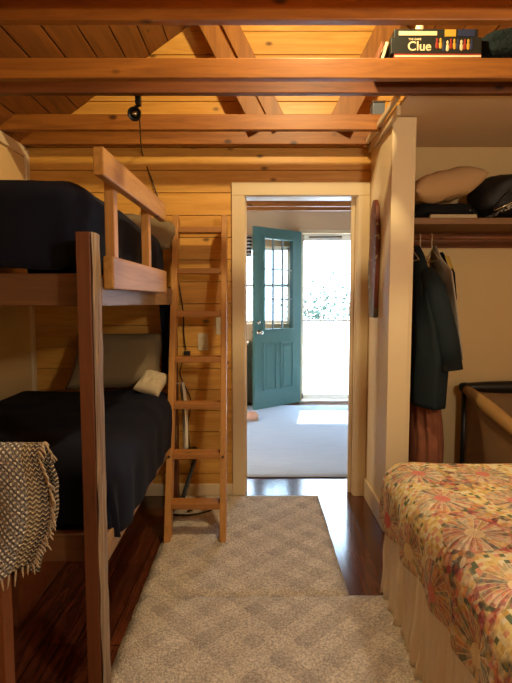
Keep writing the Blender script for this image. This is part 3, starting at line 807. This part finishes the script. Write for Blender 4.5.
# ================================================================== WALL PADDLE on the partition
pd = thing('paddle_plaque', (PX, 3.07, 1.2), 'long red-brown carved wooden paddle board hung on the partition', 'wall decoration')
out = [(-.055, 1.23), (.075, 1.23), (.105, 1.36), (.125, 1.48), (.12, 1.56), (.095, 1.66), (.085, 1.78), (.075, 1.86), (.05, 1.92), (.015, 1.95), (-.02, 1.945), (-.06, 1.90), (-.08, 1.82), (-.085, 1.7), (-.085, 1.5), (-.07, 1.35)]
pm = NT('painted_paddle'); tcx = pm.n('TexCoord'); sx_ = pm.n('SeparateXYZ'); pm.l(tcx.outputs['Object'], sx_.inputs[0])
g = pm.noise(pm.coord(scale=(20, 20, 3)), 2, 4)
msk = pm.math('GREATER_THAN', pm.math('SUBTRACT', sx_.outputs[1], pm.math('MULTIPLY', pm.math('SUBTRACT', sx_.outputs[2], .2), .55)), .0)
base = pm.mix(g, srgb(70,30,22), srgb(124,60,38)); gr_ = pm.mix(g, srgb(70,62,46), srgb(120,106,82))
c_ = pm.mix(msk, base, gr_); c_ = pm.mix(pm.math('GREATER_THAN', pm.noise(tcx.outputs['Object'], 30, 1), .68), c_, srgb(170,158,128))
pm.col(c_); pm.set(Roughness=.5)
MB().prism([(3.07+a, b) for a, b in out], 'X', PX-.03, PX-.004).build('board', pm.m, pd, bevel=.006)

# ================================================================== BEAM-TOP GAMES
def text(s, size, loc, rot, mat, name, parent, ext=.001):
    c = bpy.data.curves.new(name, 'FONT'); c.body = s; c.size = size; c.extrude = ext; c.align_x = 'LEFT'; c.offset = size*.012
    tmp = bpy.data.objects.new('tmp', c); C.objects.link(tmp)
    me = bpy.data.meshes.new_from_object(tmp); bpy.data.objects.remove(tmp); bpy.data.curves.remove(c)
    o = bpy.data.objects.new(name, me); C.objects.link(o); me.materials.clear(); me.materials.append(mat)
    o.parent = parent; o.location = Vector(loc)-Vector(parent['_o']); o.rotation_euler = rot
    return o
ink = plain('print_cream', srgb(232,214,170), .5); boxdk = plain('game_box_dark_green', srgb(30,34,30), .5)
gold = plain('print_gold', srgb(206,160,60), .5); redp = plain('print_red', srgb(150,44,30), .5); bluep = plain('print_blue', srgb(40,50,84), .5)
ZT = 2.409; yf = 2.30
g0 = thing('board_game_box', (.79, 2.4, ZT), 'thin red and cream game box at the bottom of the beam stack', 'game box', 'board games on the tie beam')
B(.61, 1.0, yf, 2.5, ZT, ZT+.024).build('box_base', redp, g0, bevel=.002); B(.612, .998, yf-.0015, yf, ZT+.008, ZT+.016).build('print_band', ink, g0)
g1 = thing('board_game_box', (.79, 2.4, ZT+.024), 'dark Clue game box with white title and coloured figures', 'game box', 'board games on the tie beam')
za = ZT+.0245
B(.595, 1.0, yf, 2.5, za, za+.07).build('box_lid', boxdk, g1, bevel=.002)
text('Clue', .056, (.668, yf-.001, za+.012), (R(90), 0, 0), ink, 'title_text', g1)
text('THE GAME', .012, (.672, yf-.001, za+.056), (R(90), 0, 0), ink, 'small_text', g1)
rr = random.Random(2)
for i in range(11):
    x = .80+i*.0155; m_ = MB()
    m_.lathe([(.002, 0), (.006, .004), (.0065, .02), (.003, .026), (.0045, .03), (.0045, .036), (.001, .04)], Matrix.Translation((x, yf-.001, za+.008+.012*rr.random())) @ Matrix.Diagonal((1.1, .2, 1.15, 1)), 8)
    m_.build('printed_figure', [redp, gold, bluep, ink][i % 4], g1)
g2 = thing('board_game_box', (.8, 2.4, za+.0705), 'narrow dark game box with a cream title band on top of the stack', 'game box', 'board games on the tie beam')
zb_ = za+.071
B(.61, .985, yf+.005, 2.5, zb_, zb_+.036).build('box_lid', bluep if False else boxdk, g2, bevel=.002)
B(.63, .80, yf+.003, yf+.005, zb_+.008, zb_+.026).build('print_band', ink, g2)
B(.835, .885, yf+.003, yf+.005, zb_+.003, zb_+.033).build('print_patch', gold, g2)
B(.895, .97, yf+.003, yf+.005, zb_+.003, zb_+.033).build('print_patch', bluep, g2)
kk = thing('small_jar', (.74, 2.36, zb_+.0365), 'small cream jar standing on the game boxes', 'jar')
MB().lathe([(.016, 0), (.02, .004), (.02, .03), (.017, .036), (.0175, .045)], Matrix.Translation((.74, 2.36, zb_+.037)), 16).build('jar_body', ink, kk, smooth=True)
# leaning small cards left of the boxes
for i, (x, m_, lb) in enumerate(((.55, cleatw, 'thin brown card box leaning left of the game boxes'), (.57, ink, 'thin cream card box leaning left of the game boxes'))):
    b_ = MB(); b_.bar((x-.012, 2.38, ZT+.001), (x+.014, 2.38, ZT+.085), .12, .012, up=(1,0,0))
    tag(b_.build('card_box', m_, None, bevel=.001), lb, 'card box', 'leaning card boxes')
lump('stuffed_bag', (1.19, 2.40, 2.49), .17, .10, .085, cloth('dark_teal_plush', srgb(16,30,32), srgb(10,18,20), 60, bump=1, dist=.01), 'dark teal soft bag on the beam beside the game boxes', 'bag', 11, 2.6)
tb = thing('tin_box', (.72, 3.0, 2.41), 'small blue-grey tin on the back tie beam near the closet', 'tin box')
tinm = plain('blue_grey_tin', srgb(96,104,116), .4)
B(.665, .735, 2.95, 3.02, 2.409, 2.475).build('tin_body', tinm, tb, bevel=.003); B(.662, .738, 2.947, 3.023, 2.475, 2.487).build('tin_lid', steel, tb, bevel=.002)

# ================================================================== CLIP LAMP AND CABLES
cl = thing('clip_lamp', (-.605, 2.53, 2.32), 'small black clip-on spotlight under the tie beam', 'lamp')
MB().box(-.605, -.58, 2.505, 2.545, 2.295, 2.35).build('clamp', black, cl, bevel=.004)
MB().tube([(-.605, 2.525, 2.295), (-.607, 2.53, 2.275)], .008, 8).build('stem', black, cl, smooth=True)
hd = Matrix.Translation((-.61, 2.535, 2.262)) @ E(118, 0, 0)
MB().lathe([(.012, -.04), (.022, -.035), (.026, .0), (.034, .028), (.031, .028), (.02, .01)], hd, 20).build('lamp_shade', black, cl, smooth=True)
MB().lathe([(.001, .012), (.018, .012), (.02, .02), (.001, .03)], hd, 16).build('bulb', brass, cl, smooth=True)
def cable(pts, name, label, r=.004):
    # catmull-rom smoothing
    P = [Vector(p) for p in pts]; out_ = []
    Q = [P[0]]+P+[P[-1]]
    for i in range(len(P)-1):
        a, b, c, d = Q[i:i+4]
        for k in range(6):
            t = k/6; out_.append(.5*((2*b)+(c-a)*t+(2*a-5*b+4*c-d)*t*t+(3*b-a-3*c+d)*t**3))
    out_.append(P[-1])
    return tag(MB().tube(out_, r, 6).build(name, black, None, smooth=True), label, 'cable', 'black cables')
def wp_(px, py, y=3.285):   # point on the plank wall
    an = math.atan((py-341.5)/493)+R(4.47); z = 1.32-y*math.tan(an); dep = y*math.cos(R(4.47))-(z-1.32)*math.sin(R(4.47))
    return Vector(((px-258)/493*dep, y, z))
cable([(-.60, 2.54, 2.30), (-.64, 2.75, 2.30), wp_(142, 152, 3.27), wp_(150, 175), wp_(157, 195), wp_(168, 228), wp_(171, 245), wp_(178, 280), wp_(183, 310), wp_(184, 335), wp_(186, 350)],
      'cable', 'thin black cable running down the plank wall from the spotlight')
cable([wp_(186, 354), wp_(180, 372), wp_(186, 388), wp_(191, 402), wp_(188, 425), wp_(190, 450), wp_(192, 478, 3.26)], 'cable', 'black cable hanging below the plug towards the floor', .0035)
ad = thing('power_adapter', tuple(wp_(187, 355)), 'black power adapter hanging on the cable left of the outlet', 'adapter')
q = wp_(187, 354, 3.275); MB().box(q.x-.02, q.x+.022, 3.262, 3.29, q.z-.022, q.z+.02).build('adapter_body', black, ad, bevel=.005)
MB().tube([(q.x-.02, 3.276, q.z-.015), (q.x-.042, 3.276, q.z-.03)], .006, 8).build('strain_relief', black, ad, smooth=True)
def plate(px, py, w_, h_, name, label, kind):
    q = wp_(px, py); t = thing(name, (q.x, YB, q.z), label, 'outlet' if kind == 'o' else 'switch')
    pl = plain('ivory_plate', srgb(206,194,168), .4) if 'ivory_plate' not in bpy.data.materials else bpy.data.materials['ivory_plate']
    B(q.x-w_/2, q.x+w_/2, YB-.006, YB, q.z-h_/2, q.z+h_/2).build('cover_plate', pl, t, bevel=.002)
    if kind == 'o':
        for s in (-1, 1):
            sk_ = MB().lathe([(.001, 0), (.016, 0), (.016, .004), (.001, .004)], Matrix.Translation((q.x, YB-.006, q.z+s*.026)) @ Matrix.Rotation(R(90), 4, 'X'), 20).build('socket', pl, t)
            m_ = MB()
            for dx in (-.006, .005): m_.box(q.x+dx, q.x+dx+.002, YB-.011, YB-.0098, q.z+s*.026-.004, q.z+s*.026+.006)
            m_.build('slot', black, sk_)
    else: B(q.x-.005, q.x+.005, YB-.018, YB-.006, q.z-.01, q.z+.012).build('toggle', pl, t, bevel=.001)
plate(203, 342, .07, .115, 'wall_outlet', 'ivory double wall outlet on the plank wall behind the ladder', 'o')
plate(221, 326, .07, .115, 'light_switch', 'ivory light switch plate beside the doorway casing', 's')
# floor cables and power strip
cable([(-.60, 3.20, .012), (-.50, 3.16, .02), (-.40, 3.15, .02), (-.34, 3.10, .02), (-.29, 3.02, .02), (-.36, 2.96, .02), (-.46, 2.93, .02), (-.56, 2.96, .02)], 'cable', 'black cable looped on the floor behind the ladder', .007)
cable([(-.54, 3.02, .03), (-.47, 3.05, .04), (-.41, 3.0, .04), (-.44, 2.97, .03)], 'cable', 'short black cable end inside the floor loop', .008)
ps = thing('power_strip', (-.50, 3.1, .015), 'black power strip on the floor behind the ladder', 'power strip')
MB().box(-.58, -.42, 3.075, 3.12, .017, .05).build('strip_body', black, ps, bevel=.006)
MB().box(-.445, -.43, 3.085, 3.105, .05, .056).build('switch', redp, ps, bevel=.001)
# leaning hand tool
ht = thing('hand_tool', (-.45, 3.2, .09), 'dark grey tool with green head leaning on the wall behind the ladder', 'tool')
MB().bar((-.50, 3.18, .03), (-.405, 3.255, .33), .028, .018).build('shaft', plain('grey_plastic', srgb(62,64,66), .4), ht, bevel=.004)
MB().box(-.50, -.41, 3.22, 3.285, .28, .345).build('head', plain('deep_green_plastic', srgb(22,46,44), .5), ht, bevel=.012)

# ================================================================== GREEN DOOR
greenm = plain('teal_green_door_paint', srgb(76,116,112), .32)
hx, hy = .545, 6.44; ux, uy = -.765, -.643; DW = .78
da = math.atan2(uy, ux)
gd = bpy.data.objects.new('door_3', None); C.objects.link(gd); gd.location = (hx, hy, 0); gd.rotation_euler = (0, 0, da); gd['_o'] = (0,0,0)
tag(gd, 'dark green half-glass exterior door standing open in the far room', 'door', kind='structure')
# local: x along door from hinge (0) to free edge (DW), y thickness, z up ; room-facing side is y>0?
g_ = MB(); T = .042; z0, z1 = .02, 2.23
gx0, gx1, gz0, gz1 = DW*.2, DW*.8, 1.0, 2.10
g_.box(0, gx0, -T/2, T/2, z0, z1); g_.box(gx1, DW, -T/2, T/2, z0, z1); g_.box(gx0, gx1, -T/2, T/2, z0, gz0); g_.box(gx0, gx1, -T/2, T/2, gz1, z1)
bmesh.ops.remove_doubles(g_.b, verts=g_.b.verts, dist=1e-5)
slab = g_.build('door_slab', greenm, gd, world=False)
mo = MB()
for s in (-1, 1):
    for (a, b) in ((DW*.17, DW*.46), (DW*.54, DW*.83)):
        y0 = s*T/2; 
        def fr_(xa, xb, za, zb, wd, y1):
            ya, yb = sorted((y0, y1))
            mo.box(xa, xb, ya, yb, za, za+wd); mo.box(xa, xb, ya, yb, zb-wd, zb); mo.box(xa, xa+wd, ya, yb, za+wd, zb-wd); mo.box(xb-wd, xb, ya, yb, za+wd, zb-wd)
        fr_(a, b, .24, .84, .022, y0+s*.010)
        ya, yb = sorted((y0, y0+s*.006)); mo.box(a+.05, b-.05, ya, yb, .29, .79)
    fr_(gx0-.03, gx1+.03, gz0-.03, gz1+.03, .03, y0+s*.012)
mo.build('panel_moulding', greenm, gd, bevel=.003, world=False)
mu = MB()
for k in (1, 2):
    x = gx0+(gx1-gx0)*k/3; mu.box(x-.008, x+.008, -.012, .012, gz0, gz1)
    z = gz0+(gz1-gz0)*k/3; mu.box(gx0, gx1, -.012, .012, z-.008, z+.008)
mu.build('muntins', plain('muntin_grey', srgb(150,170,176), .4), gd, world=False)
gm = NT('door_glass'); gm.col((.9,.95,.95,1)); gm.set(Roughness=.03, Transmission_Weight=1.0, IOR=1.02); gm.m.use_screen_refraction if False else None
MB().box(gx0, gx1, -.003, .003, gz0, gz1).build('glass_pane', gm.m, gd, world=False)
for z, r_ in ((.96, .028), (1.08, .022)):
    for s in (-1, 1):
        k_ = MB(); M = Matrix.Translation((DW-.06, s*T/2, z)) @ Matrix.Rotation(R(-90*s), 4, 'X')
        k_.lathe([(r_*1.1, 0), (r_*1.1, .006), (r_*.45, .010), (r_*.45, .03), (r_, .04), (r_*1.05, .055), (r_*.6, .07)] if r_ > .025 else [(r_*1.2, 0), (r_*1.1, .012), (r_*.5, .018)], M, 18)
        k_.build('door_knob' if r_ > .025 else 'deadbolt', brass, gd, smooth=True, world=False)
# ------------------------------------------------ little things in the far room
va = NT('black_white_stripes'); sx_ = va.n('SeparateXYZ'); va.l(va.coord(), sx_.inputs[0])
va.col(va.mix(va.math('GREATER_THAN', va.math('FRACT', va.math('MULTIPLY', sx_.outputs[2], 22)), .5), srgb(16,16,18), srgb(190,186,180))); va.set(Roughness=.9)
vm = MB(); vm.grid(40, 6, lambda u, v: (Vector((-.42+.34*u, YF-.06+.012*math.sin(u*40), 1.92+.27*v)), (u, v)))
tag(vm.build('striped_valance', va.m, None, smooth=True, solid=.004), 'black and white striped cloth hanging over the far window', 'valance')
cb = thing('cabinet', (-.5, 6.2, 0), 'dark low cabinet left of the green door in the far room', 'cabinet')
B(-.9, -.13, 6.12, 6.48, .05, .80).build('cabinet_body', plain('dark_cabinet', srgb(44,38,34), .5), cb, bevel=.004); B(-.92, -.12, 6.1, 6.48, .80, .83).build('top', farp, cb, bevel=.004)
for x in (-.86, -.19):
    for y in (6.15, 6.42): B(x, x+.04, y, y+.04, 0, .05).build('foot', black, cb)
# slipper
sp = MB(); rs = [.03, .045, .05, .045, .042, .045, .04]; pts = [(-.17+.045*i*.9, 5.42-.02*i, .058+.012*math.sin(i)) for i in range(7)]
pink = cloth('peach_plush', srgb(206,164,142), None, 90, bump=.8)
sp = thing('slipper', (-.08, 5.38, .014), 'peach plush slipper on the pale rug beside the green door', 'slipper')
m_ = MB(); m_.tube([(-.20, 5.44, .055), (-.15, 5.42, .06), (-.09, 5.40, .065), (-.04, 5.385, .07), (-.005, 5.37, .06)], [.035, .05, .056, .055, .03], 16, flat=.85); m_.build('upper', pink, sp, smooth=True)
MB().tube([(-.20, 5.44, .024), (-.10, 5.405, .024), (0, 5.37, .024)], [.04, .05, .035], 14, flat=.22).build('sole', palecl, sp, smooth=True)

for o in bpy.data.objects:
    if '_o' in o: del o['_o']
